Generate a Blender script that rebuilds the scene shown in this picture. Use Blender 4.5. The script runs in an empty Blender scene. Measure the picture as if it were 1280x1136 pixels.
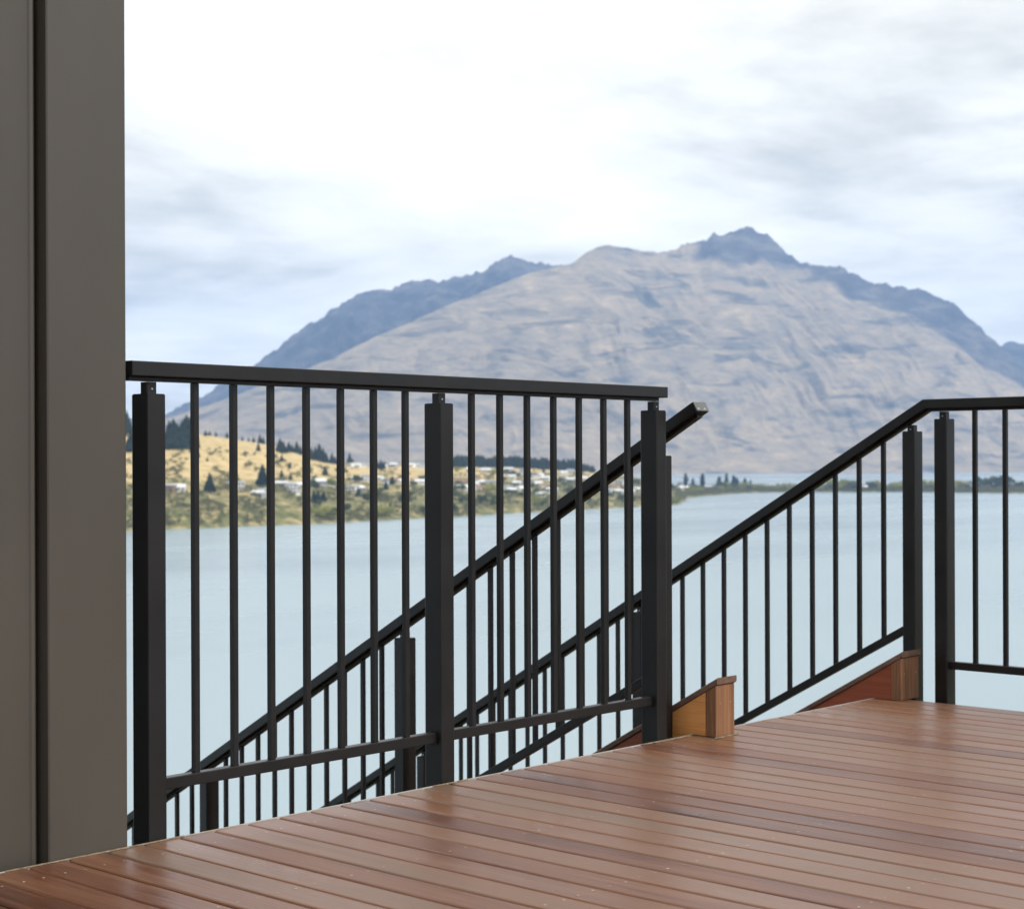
import bpy, bmesh, math, random
import numpy as np
from mathutils import Vector, Matrix

random.seed(7)
RNG = np.random.default_rng(11)
scene = bpy.context.scene
col = scene.collection

# ------------------------------------------------------------------ camera
# World: X runs along the deck's outer edge, Y points out over the lake, Z is up, the deck top is z = 0.
FPX, X0, Y0, YH = 2116.0, 640.0, 568.0, 578.0      # focal length, centre and eye level, in photo pixels
TH = math.radians(42.823)
CAM_H = 0.864
ROLL = 0.0035
FWD = Vector((math.cos(TH), math.sin(TH), 0))
RGT = Vector((math.sin(TH), -math.cos(TH), 0))
cam = bpy.data.cameras.new('camera')
cam.sensor_fit = 'HORIZONTAL'
cam.sensor_width = 36.0
cam.lens = FPX / 1280 * 36
cam.shift_y = (YH - Y0) / 1280
cam.clip_start = 0.05
cam.clip_end = 90000
cam.dof.use_dof = True
cam.dof.focus_distance = 4.3
cam.dof.aperture_fstop = 7.2
cam_o = bpy.data.objects.new('camera', cam)
col.objects.link(cam_o)
cam_o.location = (0, 0, CAM_H)
cam_o.rotation_euler = (Matrix.Rotation(TH - math.pi / 2, 4, 'Z') @ Matrix.Rotation(math.pi / 2, 4, 'X')
                        @ Matrix.Rotation(-ROLL, 4, 'Z')).to_euler()
scene.camera = cam_o

# ------------------------------------------------------------------ light
SUN_DIR = Vector((0.12, -0.71, 0.69)).normalized()     # towards the sun, behind and right of the camera
world = bpy.data.worlds.new('World')
scene.world = world
world.use_nodes = True
nt = world.node_tree
nt.nodes.clear()


def N(tree, typ, **kw):
    n = tree.nodes.new(typ)
    for k, v in kw.items():
        if k in n.bl_rna.properties:
            setattr(n, k, v)
        else:
            n.inputs[k.replace('_', ' ')].default_value = v
    return n


def ramp(tree, fac, stops, interp='LINEAR'):
    r = tree.nodes.new('ShaderNodeValToRGB')
    r.color_ramp.interpolation = interp
    el = r.color_ramp.elements
    while len(el) < len(stops):
        el.new(0.5)
    for e, (p, c) in zip(el, stops):
        e.position = p
        e.color = (*c, 1) if len(c) == 3 else c
    if fac is not None:
        tree.links.new(fac, r.inputs['Fac'])
    return r


def math_node(tree, op, a, b=None):
    m = tree.nodes.new('ShaderNodeMath')
    m.operation = op
    for i, v in enumerate((a, b)):
        if v is None:
            continue
        if isinstance(v, (int, float)):
            m.inputs[i].default_value = v
        else:
            tree.links.new(v, m.inputs[i])
    return m.outputs[0]


def mix_rgb(tree, fac, a, b, mode='MIX'):
    m = tree.nodes.new('ShaderNodeMix')
    m.data_type = 'RGBA'
    m.blend_type = mode
    for s, v in ((m.inputs['Factor'], fac), (m.inputs[6], a), (m.inputs[7], b)):
        if isinstance(v, (int, float)):
            s.default_value = v
        elif isinstance(v, tuple):
            s.default_value = (*v, 1) if len(v) == 3 else v
        else:
            tree.links.new(v, s)
    return m.outputs[2]


sky = N(nt, 'ShaderNodeTexSky', sky_type='NISHITA', sun_disc=False)
sky.sun_elevation = math.asin(SUN_DIR.z)
sky.sun_rotation = math.atan2(SUN_DIR.x, SUN_DIR.y)
tc = nt.nodes.new('ShaderNodeTexCoord')
sep = nt.nodes.new('ShaderNodeSeparateXYZ')
nt.links.new(tc.outputs['Generated'], sep.inputs[0])
zc = math_node(nt, 'ADD', math_node(nt, 'MAXIMUM', sep.outputs['Z'], 0.0), 0.10)
cb = nt.nodes.new('ShaderNodeCombineXYZ')          # a flat cloud deck overhead seen in perspective
nt.links.new(math_node(nt, 'DIVIDE', sep.outputs['X'], zc), cb.inputs[0])
nt.links.new(math_node(nt, 'DIVIDE', sep.outputs['Y'], zc), cb.inputs[1])
mp = nt.nodes.new('ShaderNodeMapping')
mp.inputs['Location'].default_value = (24.8, 14.9, 0)
nt.links.new(cb.outputs[0], mp.inputs['Vector'])
n1 = N(nt, 'ShaderNodeTexNoise', Scale=0.55, Detail=10.0, Roughness=0.62, Distortion=0.35)
nt.links.new(mp.outputs[0], n1.inputs['Vector'])
n2 = N(nt, 'ShaderNodeTexNoise', Scale=1.7, Detail=7.0, Roughness=0.6, Distortion=0.2)
nt.links.new(mp.outputs[0], n2.inputs['Vector'])
nn = math_node(nt, 'ADD', math_node(nt, 'MULTIPLY', n1.outputs[0], 0.72), math_node(nt, 'MULTIPLY', n2.outputs[0], 0.28))
clouds = ramp(nt, nn, [(0.37, (3.0, 3.0, 2.7)), (0.435, (4.7, 4.6, 4.1)), (0.485, (6.0, 5.85, 5.3)), (0.57, (7.2, 7.0, 6.5)), (0.68, (8.6, 8.4, 7.9))])
cover = ramp(nt, nn, [(0.30, (0.88,) * 3), (0.42, (0.98,) * 3)])
bg = N(nt, 'ShaderNodeBackground', Strength=0.1)
nt.links.new(mix_rgb(nt, cover.outputs[0], sky.outputs[0], clouds.outputs[0]), bg.inputs['Color'])
wo = nt.nodes.new('ShaderNodeOutputWorld')
nt.links.new(bg.outputs[0], wo.inputs['Surface'])

sun = bpy.data.lights.new('sun', 'SUN')
sun.energy = 1.5
sun.angle = math.radians(14)
sun.color = (1.0, 0.95, 0.88)
sun_o = bpy.data.objects.new('sun', sun)
col.objects.link(sun_o)
sun_o.rotation_euler = SUN_DIR.to_track_quat('Z', 'Y').to_euler()

scene.view_settings.view_transform = 'Standard'
scene.view_settings.look = 'None'
scene.view_settings.exposure = 1.05
scene.view_settings.gamma = 1.0
scene.view_settings.use_curve_mapping = False
scene.cycles.volume_bounces = 2
scene.cycles.max_bounces = 8

# ------------------------------------------------------------------ helpers


def mat(name):
    m = bpy.data.materials.new(name)
    m.use_nodes = True
    t = m.node_tree
    return m, t, t.nodes['Principled BSDF']


def obj_coords(t, scale=(1, 1, 1), src='Object'):
    c = t.nodes.new('ShaderNodeTexCoord')
    m = t.nodes.new('ShaderNodeMapping')
    m.inputs['Scale'].default_value = scale
    t.links.new(c.outputs[src], m.inputs['Vector'])
    return m.outputs[0]


def world_coords(t, scale=(1, 1, 1), rot=0.0):
    c = t.nodes.new('ShaderNodeNewGeometry')
    m = t.nodes.new('ShaderNodeMapping')
    m.inputs['Scale'].default_value = scale
    m.inputs['Rotation'].default_value = (0, 0, rot)
    t.links.new(c.outputs['Position'], m.inputs['Vector'])
    return m.outputs[0]


def noise(t, vec, scale, detail=4.0, rough=0.5, dist=0.0):
    n = N(t, 'ShaderNodeTexNoise', Scale=scale, Detail=detail, Roughness=rough, Distortion=dist)
    t.links.new(vec, n.inputs['Vector'])
    return n.outputs[0]


def bump(t, bsdf, h, strength, dist):
    b = N(t, 'ShaderNodeBump', Strength=strength, Distance=dist)
    t.links.new(h, b.inputs['Height'])
    t.links.new(b.outputs[0], bsdf.inputs['Normal'])


def mesh_obj(name, verts, faces, material, parent=None, smooth=False):
    me = bpy.data.meshes.new(name)
    me.from_pydata([tuple(v) for v in verts], [], faces)
    me.update()
    if smooth:
        me.polygons.foreach_set('use_smooth', [True] * len(me.polygons))
    if material:
        me.materials.append(material)
    o = bpy.data.objects.new(name, me)
    col.objects.link(o)
    o.parent = parent
    return o


def np_mesh(name, V, F, material, parent=None, smooth=True):
    """V (n,3) float array, F (m,k) int array."""
    me = bpy.data.meshes.new(name)
    k = F.shape[1]
    me.vertices.add(len(V))
    me.vertices.foreach_set('co', np.asarray(V, np.float32).ravel())
    me.loops.add(F.size)
    me.loops.foreach_set('vertex_index', F.astype(np.int32).ravel())
    me.polygons.add(len(F))
    me.polygons.foreach_set('loop_start', np.arange(0, F.size, k, dtype=np.int32))
    me.polygons.foreach_set('use_smooth', np.full(len(F), smooth))
    me.update(calc_edges=True)
    me.validate()
    if material:
        me.materials.append(material)
    o = bpy.data.objects.new(name, me)
    col.objects.link(o)
    o.parent = parent
    return o


def share(src, parent, loc, name=None):
    o = src.copy()
    col.objects.link(o)
    o.parent = parent
    o.location = loc
    return o


def empty(name, loc=(0, 0, 0)):
    o = bpy.data.objects.new(name, None)
    o.empty_display_size = 0.2
    col.objects.link(o)
    o.location = loc
    return o


def tag(o, label=None, cat=None, group=None, kind=None):
    for k, v in (('label', label), ('category', cat), ('group', group), ('kind', kind)):
        if v:
            o[k] = v
    return o


def rounded(w, h, r, seg=2):
    """closed profile of a w x h rectangle with rounded corners, centred."""
    pts = []
    for cx, cy, a0 in ((w / 2 - r, h / 2 - r, 0), (-w / 2 + r, h / 2 - r, 90), (-w / 2 + r, -h / 2 + r, 180), (w / 2 - r, -h / 2 + r, 270)):
        for i in range(seg + 1):
            a = math.radians(a0 + 90 * i / seg)
            pts.append((cx + r * math.cos(a), cy + r * math.sin(a)))
    return pts


def sweep(profile, rings):
    """rings: list of (origin, xaxis, yaxis) -> verts, faces; the ends are closed."""
    n = len(profile)
    V, F = [], []
    for o, xa, ya in rings:
        o, xa, ya = Vector(o), Vector(xa), Vector(ya)
        for px, py in profile:
            V.append(o + xa * px + ya * py)
    for k in range(len(rings) - 1):
        for i in range(n):
            j = (i + 1) % n
            F.append((k * n + i, k * n + j, (k + 1) * n + j, (k + 1) * n + i))
    F.append(tuple(range(n - 1, -1, -1)))
    F.append(tuple((len(rings) - 1) * n + i for i in range(n)))
    return V, F


def fix_normals(o):
    bm = bmesh.new()
    bm.from_mesh(o.data)
    bmesh.ops.recalc_face_normals(bm, faces=bm.faces)
    bm.to_mesh(o.data)
    bm.free()
    return o


def prism(name, profile, rings, material, parent=None):
    V, F = sweep(profile, rings)
    return fix_normals(mesh_obj(name, V, F, material, parent))


def box(name, x0, x1, y0, y1, z0, z1, material, parent=None, r=0.0):
    """box with rounded vertical... all edges bevelled by r."""
    bm = bmesh.new()
    bmesh.ops.create_cube(bm, size=1)
    for v in bm.verts:
        v.co = Vector(((x0 + x1) / 2 + v.co.x * (x1 - x0), (y0 + y1) / 2 + v.co.y * (y1 - y0), (z0 + z1) / 2 + v.co.z * (z1 - z0)))
    if r > 0:
        bmesh.ops.bevel(bm, geom=list(bm.edges), offset=r, segments=2, profile=0.5, affect='EDGES')
    me = bpy.data.meshes.new(name)
    bm.to_mesh(me)
    bm.free()
    if material:
        me.materials.append(material)
    o = bpy.data.objects.new(name, me)
    col.objects.link(o)
    o.parent = parent
    return o


# value/gradient noise in numpy for the terrain
_perm = np.random.default_rng(5).permutation(512)
_grad = np.random.default_rng(6).normal(size=(512, 2))
_grad /= np.linalg.norm(_grad, axis=1)[:, None]


def perlin(x, y):
    xi, yi = np.floor(x).astype(int), np.floor(y).astype(int)
    xf, yf = x - xi, y - yi
    u, v = xf ** 3 * (xf * (xf * 6 - 15) + 10), yf ** 3 * (yf * (yf * 6 - 15) + 10)

    def g(i, j, dx, dy):
        h = _perm[(_perm[i % 512] + j) % 512]
        return _grad[h, 0] * dx + _grad[h, 1] * dy
    a = g(xi, yi, xf, yf)
    b = g(xi + 1, yi, xf - 1, yf)
    c = g(xi, yi + 1, xf, yf - 1)
    d = g(xi + 1, yi + 1, xf - 1, yf - 1)
    return (a + u * (b - a)) * (1 - v) + (c + u * (d - c)) * v


def fbm(x, y, octv=5, gain=0.5):
    s, a = 0, 1.0
    for k in range(octv):
        s = s + a * perlin(x * 2 ** k + 17.3 * k, y * 2 ** k + 9.1 * k)
        a *= gain
    return s


def ridged(x, y, octv=5, gain=0.5):
    s, a = 0, 1.0
    for k in range(octv):
        s = s + a * (1 - np.abs(perlin(x * 2 ** k + 31.7 * k, y * 2 ** k + 5.3 * k)) * 2.2)
        a *= gain
    return s


def eye_y(x):
    return YH - ROLL * (x - X0)


def place(x, F, z):
    """world points for photo-column x at forward distance F and height z (arrays)."""
    r = (np.asarray(x, float) - X0) / FPX
    F = np.asarray(F, float)
    X = F * (FWD.x + r * RGT.x)
    Y = F * (FWD.y + r * RGT.y)
    return np.stack([X, Y, np.broadcast_to(z, X.shape)], -1)


# ------------------------------------------------------------------ materials
def powder(name, c, rough):
    m, t, b = mat(name)
    v = world_coords(t)
    n = noise(t, v, 900, 2)
    n2 = noise(t, v, 7, 4)
    t.links.new(ramp(t, n2, [(0.3, c), (0.75, tuple(q * 1.35 for q in c))]).outputs[0], b.inputs['Base Color'])
    t.links.new(ramp(t, n2, [(0.3, (rough - .06,) * 3), (0.8, (rough + .1,) * 3)]).outputs[0], b.inputs['Roughness'])
    bump(t, b, n, 0.12, 0.0006)
    b.inputs['Specular IOR Level'].default_value = 0.4
    return m


M_BLACK = powder('black powder-coated aluminium', (0.0080, 0.0075, 0.0073), 0.40)
M_SCREW, t, b = mat('bright steel screw')
b.inputs['Base Color'].default_value = (0.7, 0.7, 0.68, 1)
b.inputs['Metallic'].default_value = 1.0
t.links.new(ramp(t, noise(t, obj_coords(t), 300), [(0.3, (0.25,) * 3), (0.7, (0.45,) * 3)]).outputs[0], b.inputs['Roughness'])

M_WALL, t, b = mat('bronze grey coated steel cladding')
v = world_coords(t, (1, 1, 0.35))
n = noise(t, v, 3.0, 5, 0.55)
t.links.new(ramp(t, n, [(0.3, (0.055, 0.047, 0.037)), (0.7, (0.065, 0.056, 0.045))]).outputs[0], b.inputs['Base Color'])
t.links.new(ramp(t, n, [(0.3, (0.36,) * 3), (0.8, (0.5,) * 3)]).outputs[0], b.inputs['Roughness'])
bump(t, b, noise(t, world_coords(t, (1, 1, 0.5)), 2.4, 2), 0.25, 0.01)


def wood(name, stops, along, rough=(0.32, 0.5), tint=0.35, gscale=1.0, coat=0.0, bumps=0.35):
    """timber with grain along one axis (0 x, 1 y, 2 z) and a different tone for every board."""
    m, t, b = mat(name)
    info = t.nodes.new('ShaderNodeObjectInfo')
    sc = [26.0 * gscale] * 3
    sc[along] = 1.3 * gscale
    c = t.nodes.new('ShaderNodeNewGeometry')
    off = t.nodes.new('ShaderNodeVectorMath')
    off.operation = 'ADD'
    t.links.new(c.outputs['Position'], off.inputs[0])
    cx = t.nodes.new('ShaderNodeCombineXYZ')
    for i in range(3):
        t.links.new(math_node(t, 'MULTIPLY', info.outputs['Random'], 37.0 + 11 * i), cx.inputs[i])
    t.links.new(cx.outputs[0], off.inputs[1])
    mp_ = t.nodes.new('ShaderNodeMapping')
    mp_.inputs['Scale'].default_value = sc
    t.links.new(off.outputs[0], mp_.inputs['Vector'])
    g = noise(t, mp_.outputs[0], 1.0, 6, 0.6, 0.6)
    mp2 = t.nodes.new('ShaderNodeMapping')
    s2 = [190.0] * 3
    s2[along] = 4.0
    mp2.inputs['Scale'].default_value = s2
    t.links.new(off.outputs[0], mp2.inputs['Vector'])
    fine = noise(t, mp2.outputs[0], 1.0, 3, 0.6)
    mp3 = t.nodes.new('ShaderNodeMapping')
    s3 = [2.2] * 3
    s3[along] = 0.9
    mp3.inputs['Scale'].default_value = s3
    t.links.new(off.outputs[0], mp3.inputs['Vector'])
    blotch = noise(t, mp3.outputs[0], 1.0, 4, 0.55)
    f = math_node(t, 'ADD', math_node(t, 'MULTIPLY', g, 0.5), math_node(t, 'MULTIPLY', fine, 0.42))
    f = math_node(t, 'SUBTRACT', math_node(t, 'ADD', f, math_node(t, 'MULTIPLY', blotch, 0.4)), 0.21)
    f = math_node(t, 'ADD', f, math_node(t, 'MULTIPLY', math_node(t, 'SUBTRACT', info.outputs['Random'], 0.4), tint))
    t.links.new(ramp(t, f, stops).outputs[0], b.inputs['Base Color'])
    t.links.new(ramp(t, math_node(t, 'ADD', math_node(t, 'MULTIPLY', blotch, .7), math_node(t, 'MULTIPLY', g, .3)),
                     [(0.3, (rough[0],) * 3), (0.7, (rough[1],) * 3)]).outputs[0], b.inputs['Roughness'])
    h = math_node(t, 'ADD', math_node(t, 'MULTIPLY', fine, 0.6), math_node(t, 'MULTIPLY', g, 0.6))
    bump(t, b, h, bumps, 0.002)
    b.inputs['Coat Weight'].default_value = coat
    return m


M_DECK = wood('oiled hardwood decking', [(0.16, (0.048, 0.017, 0.009)), (0.36, (0.125, 0.048, 0.026)), (0.54, (0.185, 0.086, 0.046)), (0.74, (0.155, 0.094, 0.064))], 1, (0.24, 0.46), 0.36, bumps=0.7)
M_RED = wood('red stained timber', [(0.2, (0.15, 0.034, 0.014)), (0.7, (0.36, 0.095, 0.042))], 1, (0.4, 0.55), 0.1)
M_TAN = wood('raw pine plywood', [(0.2, (0.34, 0.115, 0.026)), (0.42, (0.62, 0.265, 0.075)), (0.7, (0.76, 0.40, 0.15))], 1, (0.45, 0.6), 0.1, 1.6)
M_WEATHER = wood('weathered brown timber', [(0.2, (0.05, 0.022, 0.010)), (0.42, (0.22, 0.098, 0.042)), (0.68, (0.40, 0.24, 0.13))], 2, (0.55, 0.75), 0.2, 1.6, 0, 0.8)
M_CAPWOOD = wood('weathered capping timber', [(0.25, (0.07, 0.038, 0.025)), (0.5, (0.15, 0.085, 0.055)), (0.75, (0.2, 0.135, 0.1))], 1, (0.5, 0.7), 0.2, 1.4, 0, 0.6)
M_FRAME = wood('treated framing timber', [(0.3, (0.10, 0.075, 0.045)), (0.7, (0.2, 0.15, 0.09))], 0)

M_TRIM, t, b = mat('dusty edge strip')
v = world_coords(t)
t.links.new(ramp(t, noise(t, v, 6, 5, 0.6), [(0.35, (0.36, 0.36, 0.35)), (0.55, (0.34, 0.325, 0.30)), (0.72, (0.26, 0.21, 0.15))]).outputs[0], b.inputs['Base Color'])
b.inputs['Roughness'].default_value = 0.6
bump(t, b, noise(t, v, 220, 3), 0.4, 0.002)

M_DUST, t, b = mat('sawdust')
v = world_coords(t)
t.links.new(ramp(t, noise(t, v, 90, 4), [(0.3, (0.12, 0.08, 0.05)), (0.7, (0.26, 0.20, 0.13))]).outputs[0], b.inputs['Base Color'])
b.inputs['Roughness'].default_value = 0.9
bump(t, b, noise(t, v, 400, 3), 0.8, 0.003)

# ------------------------------------------------------------------ large structure: lake, hills, mountains
LAKE_Z = -60.0
M_WATER, t, b = mat('lake water')
v = world_coords(t, (1, 1, 1), 0.5)
big = noise(t, world_coords(t, (0.0016, 0.0045, 1), TH), 1.0, 5, 0.55)
t.links.new(ramp(t, big, [(0.35, (0.25, 0.335, 0.385)), (0.65, (0.29, 0.375, 0.42))]).outputs[0], b.inputs['Base Color'])
t.links.new(ramp(t, big, [(0.35, (0.20,) * 3), (0.65, (0.32,) * 3)]).outputs[0], b.inputs['Roughness'])
b.inputs['IOR'].default_value = 1.333
bump(t, b, noise(t, world_coords(t, (0.25, 0.6, 1), TH), 1.0, 6, 0.6), 0.3, 0.4)
mesh_obj('lake', [(-16900, -16900, LAKE_Z), (16900, -16900, LAKE_Z), (16900, 16900, LAKE_Z), (-16900, 16900, LAKE_Z)], [(0, 1, 2, 3)], M_WATER)
tag(bpy.data.objects['lake'], 'pale blue lake below the deck', None, None, 'structure')


def terrain_mat(name, build):
    m, t, b = mat(name)
    b.inputs['Roughness'].default_value = 0.95
    b.inputs['Specular IOR Level'].default_value = 0.1
    build(t, b)
    return m


def grid_faces(nr, nc):
    i = np.arange(nr * nc).reshape(nr, nc)
    return np.stack([i[:-1, :-1], i[:-1, 1:], i[1:, 1:], i[1:, :-1]], -1).reshape(-1, 4)


def interp(x, pts):
    a = np.array(pts, float)
    return np.interp(x, a[:, 0], a[:, 1])


# --- near slope the house stands on
def near_z(X, Y):
    z = np.where(Y < 7.5, -2.3 - 0.06 * np.maximum(Y, -40), -2.75 - 0.62 * (Y - 7.5))
    z = z + 0.5 * fbm(X * 0.12, Y * 0.12, 4) * np.clip((Y - 6) / 6, 0, 1)
    return np.maximum(z, LAKE_Z - 3)


gx = np.concatenate([np.linspace(-600, -30, 40), np.linspace(-28, 40, 90), np.linspace(44, 900, 60)])
gy = np.concatenate([np.linspace(-200, -12, 20), np.linspace(-10, 30, 70), np.linspace(32, 115, 50)])
GX, GY = np.meshgrid(gx, gy)
V = np.stack([GX, GY, near_z(GX, GY)], -1).reshape(-1, 3)


def near_build(t, b):
    v = world_coords(t)
    n = noise(t, v, 0.9, 6, 0.6)
    t.links.new(ramp(t, n, [(0.3, (0.05, 0.065, 0.025)), (0.5, (0.11, 0.105, 0.045)), (0.7, (0.2, 0.16, 0.08))]).outputs[0], b.inputs['Base Color'])
    bump(t, b, noise(t, v, 9, 5), 0.8, 0.1)


tag(np_mesh('hillside_ground', V, grid_faces(len(gy), len(gx)), terrain_mat('rough grass slope', near_build)), 'steep grassy slope under the deck', None, None, 'structure')

# --- peninsula across the water
SHORE = [(-900, 1480), (0, 1500), (160, 1528), (400, 1701), (575, 1913), (650, 2044), (800, 2295), (845, 2405), (853, 2560), (860, 2875), (930, 3290), (1000, 3362), (1130, 3328), (1280, 3130), (1600, 3000), (2300, 2900)]
RIDGE_F = [(-900, 2300), (160, 2350), (300, 2400), (400, 2500), (500, 2750), (620, 3150), (740, 3250), (845, 3200), (870, 3330), (930, 3560), (1130, 3580), (1280, 3380), (2300, 3200)]
RIDGE_Y = [(-900, 470), (0, 520), (160, 533), (209, 540), (250, 543), (300, 550), (345, 558), (400, 577), (440, 584), (500, 584), (560, 583), (640, 583.5), (730, 588), (790, 596), (845, 606), (870, 609), (960, 608), (1100, 608.5), (1280, 609), (2300, 607)]


def pen_z(x, F):
    sh, rf = interp(x, SHORE), interp(x, RIDGE_F)
    rz = CAM_H + (eye_y(x) - interp(x, RIDGE_Y)) / FPX * rf
    t = (F - sh) / (rf - sh)
    up = np.clip(t, 0, 1)
    prof = 0.30 * (1 - np.exp(-up * 14)) + 0.70 * (0.35 * up + 0.65 * up * up * (3 - 2 * up))
    prof = prof * (1 / (0.30 * (1 - np.exp(-14)) + 0.70))
    z = LAKE_Z + (rz - LAKE_Z) * prof
    z = z + fbm(x * 0.012, F * 0.004, 4) * (rz - LAKE_Z) * 0.10 * np.sin(np.pi * up) ** 0.7
    back = np.clip(t - 1, 0, 3)
    z = z - (rz - LAKE_Z) * np.clip(back / 0.55, 0, 1.6) ** 1.3
    return np.where(t < 0, LAKE_Z - 8 * np.clip(-t * 10, 0, 1), np.maximum(z, LAKE_Z - 6))


xs = np.concatenate([np.arange(-900, 100, 20), np.arange(100, 1330, 3.0), np.arange(1330, 2300, 25)])
ts = np.concatenate([[-0.05, -0.01, 0.0, 0.004], np.linspace(0.015, 1.0, 90), np.linspace(1.03, 1.9, 20)])
XS, TS = np.meshgrid(xs, ts)
SH, RF = interp(XS, SHORE), interp(XS, RIDGE_F)
FS = SH + (RF - SH) * TS
PV = place(XS, FS, pen_z(XS, FS))


def pen_build(t, b):
    v = world_coords(t)
    sep = t.nodes.new('ShaderNodeSeparateXYZ')
    g = t.nodes.new('ShaderNodeNewGeometry')
    t.links.new(g.outputs['Position'], sep.inputs[0])
    n = noise(t, v, 0.012, 6, 0.6)
    n2 = noise(t, v, 0.07, 5, 0.6)
    gold = ramp(t, n2, [(0.3, (0.32, 0.25, 0.12)), (0.5, (0.52, 0.40, 0.20)), (0.72, (0.62, 0.49, 0.27))])
    green = ramp(t, n2, [(0.3, (0.07, 0.09, 0.04)), (0.5, (0.17, 0.165, 0.07)), (0.66, (0.42, 0.33, 0.18))])
    h = math_node(t, 'ADD', math_node(t, 'DIVIDE', math_node(t, 'ADD', sep.outputs['Z'], 60.0), 90.0), math_node(t, 'MULTIPLY', math_node(t, 'SUBTRACT', n, 0.5), 0.7))
    f = ramp(t, h, [(0.36, (0, 0, 0)), (0.50, (1, 1, 1))])
    t.links.new(mix_rgb(t, f.outputs[0], green.outputs[0], gold.outputs[0]), b.inputs['Base Color'])
    bump(t, b, n2, 0.6, 4.0)


tag(np_mesh('peninsula', PV.reshape(-1, 3), grid_faces(len(ts), len(xs)), terrain_mat('dry grass hill', pen_build)), 'golden grass hillside across the lake', None, None, 'structure')


def on_peninsula(x, y, lo=0.0, hi=1.0):
    """point of the hill seen in photo column x at height y (first hit from the shore)."""
    sh, rf = interp(x, SHORE), interp(x, RIDGE_F)
    F = np.linspace(sh + 2, rf, 500)
    z = pen_z(np.full_like(F, x), F)
    yy = eye_y(x) - (z - CAM_H) / F * FPX
    k = np.argmax(yy <= y) if (yy <= y).any() else len(F) - 1
    return place(x, F[k], z[k]), F[k]


# --- mountains
def mountain(name, label, sky_pts, foot, ridge, x0, x1, step, gully, seed, power, material, jag, rows=170, rock=((0, 0.2), (1, 0.2))):
    xs = np.concatenate([np.arange(x0, 100, 30), np.arange(max(x0, 100), 1400, step), np.arange(1400, x1, 30)])
    xs = xs[(xs >= x0) & (xs <= x1)]
    ts = np.concatenate([np.linspace(0, 1, rows), np.linspace(1.02, 1.7, 24)])
    X, T = np.meshgrid(xs, ts)
    F0 = interp(X, foot)
    F1 = interp(X, ridge)
    sy = interp(X, sky_pts)
    jg = interp(X, jag)
    xx = np.arange(-1200, 2600, 2.0)
    kern = np.exp(-0.5 * (np.arange(-60, 61) / 13.0) ** 2)
    yy = np.convolve(np.pad(interp(xx, sky_pts), 60, mode='edge'), kern / kern.sum(), mode='valid')
    sy_s = np.interp(X, xx, yy)
    sy = sy + jg * (fbm(X * 0.05 + seed, X * 0 + 3.3, 5, 0.62) * 6.0 + np.abs(perlin(X * 0.11 + seed, X * 0 + 7.7)) * 5.0 - 1.5)
    zr = CAM_H + (eye_y(X) - sy_s) / FPX * F1
    dz = (sy_s - sy) / FPX * F1
    tt = np.clip(T, 0, 1)
    wx = X * FPX / FPX
    warp = fbm(X * 0.006 + seed, T * 1.6, 3) * 60
    gx_ = (X + warp * 1.6 + T * 330) * 0.0085 + seed
    rd = ridged(gx_, T * 1.1 + seed, 5, 0.55) - 1.05
    fine = ridged((X + warp * .6 + T * 300) * 0.03 + seed, T * 3.0, 5, 0.55) - 1.1
    env = np.clip(tt * 3.0, 0, 1) * np.clip((1 - tt) * 3.2, 0, 1) ** 0.8
    z = LAKE_Z + (zr - LAKE_Z) * tt ** power
    z = z + (zr - LAKE_Z) * env * (gully * rd + gully * 0.28 * fine)
    lim = CAM_H + (eye_y(X) - sy_s) / FPX * (F0 + (F1 - F0) * T) * (0.72 + 0.275 * tt)
    z = np.where(tt < 0.995, np.minimum(z, lim), z)
    z = np.maximum(z, LAKE_Z - 20 + 20 * np.clip(tt * 40, 0, 1) + 30 * tt)
    z = z + dz * np.clip((T - 0.86) / 0.14, 0, 1) ** 2
    back = np.clip(T - 1, 0, 1)
    z = np.where(T > 1, zr + dz - (zr - LAKE_Z) * (back / 0.72) ** 1.1, z)
    P = place(X, F0 + (F1 - F0) * T, z)
    o = np_mesh(name, P.reshape(-1, 3), grid_faces(len(ts), len(xs)), material)
    rk = np.clip((T - interp(X, rock)) / 0.10 + 0.9 * fbm(X * 0.02 + seed, T * 7, 4), 0, 1)
    at = o.data.attributes.new('bare_rock', 'FLOAT', 'POINT')
    at.data.foreach_set('value', rk.astype(np.float32).ravel())
    return tag(o, label, None, None, 'structure')


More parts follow.
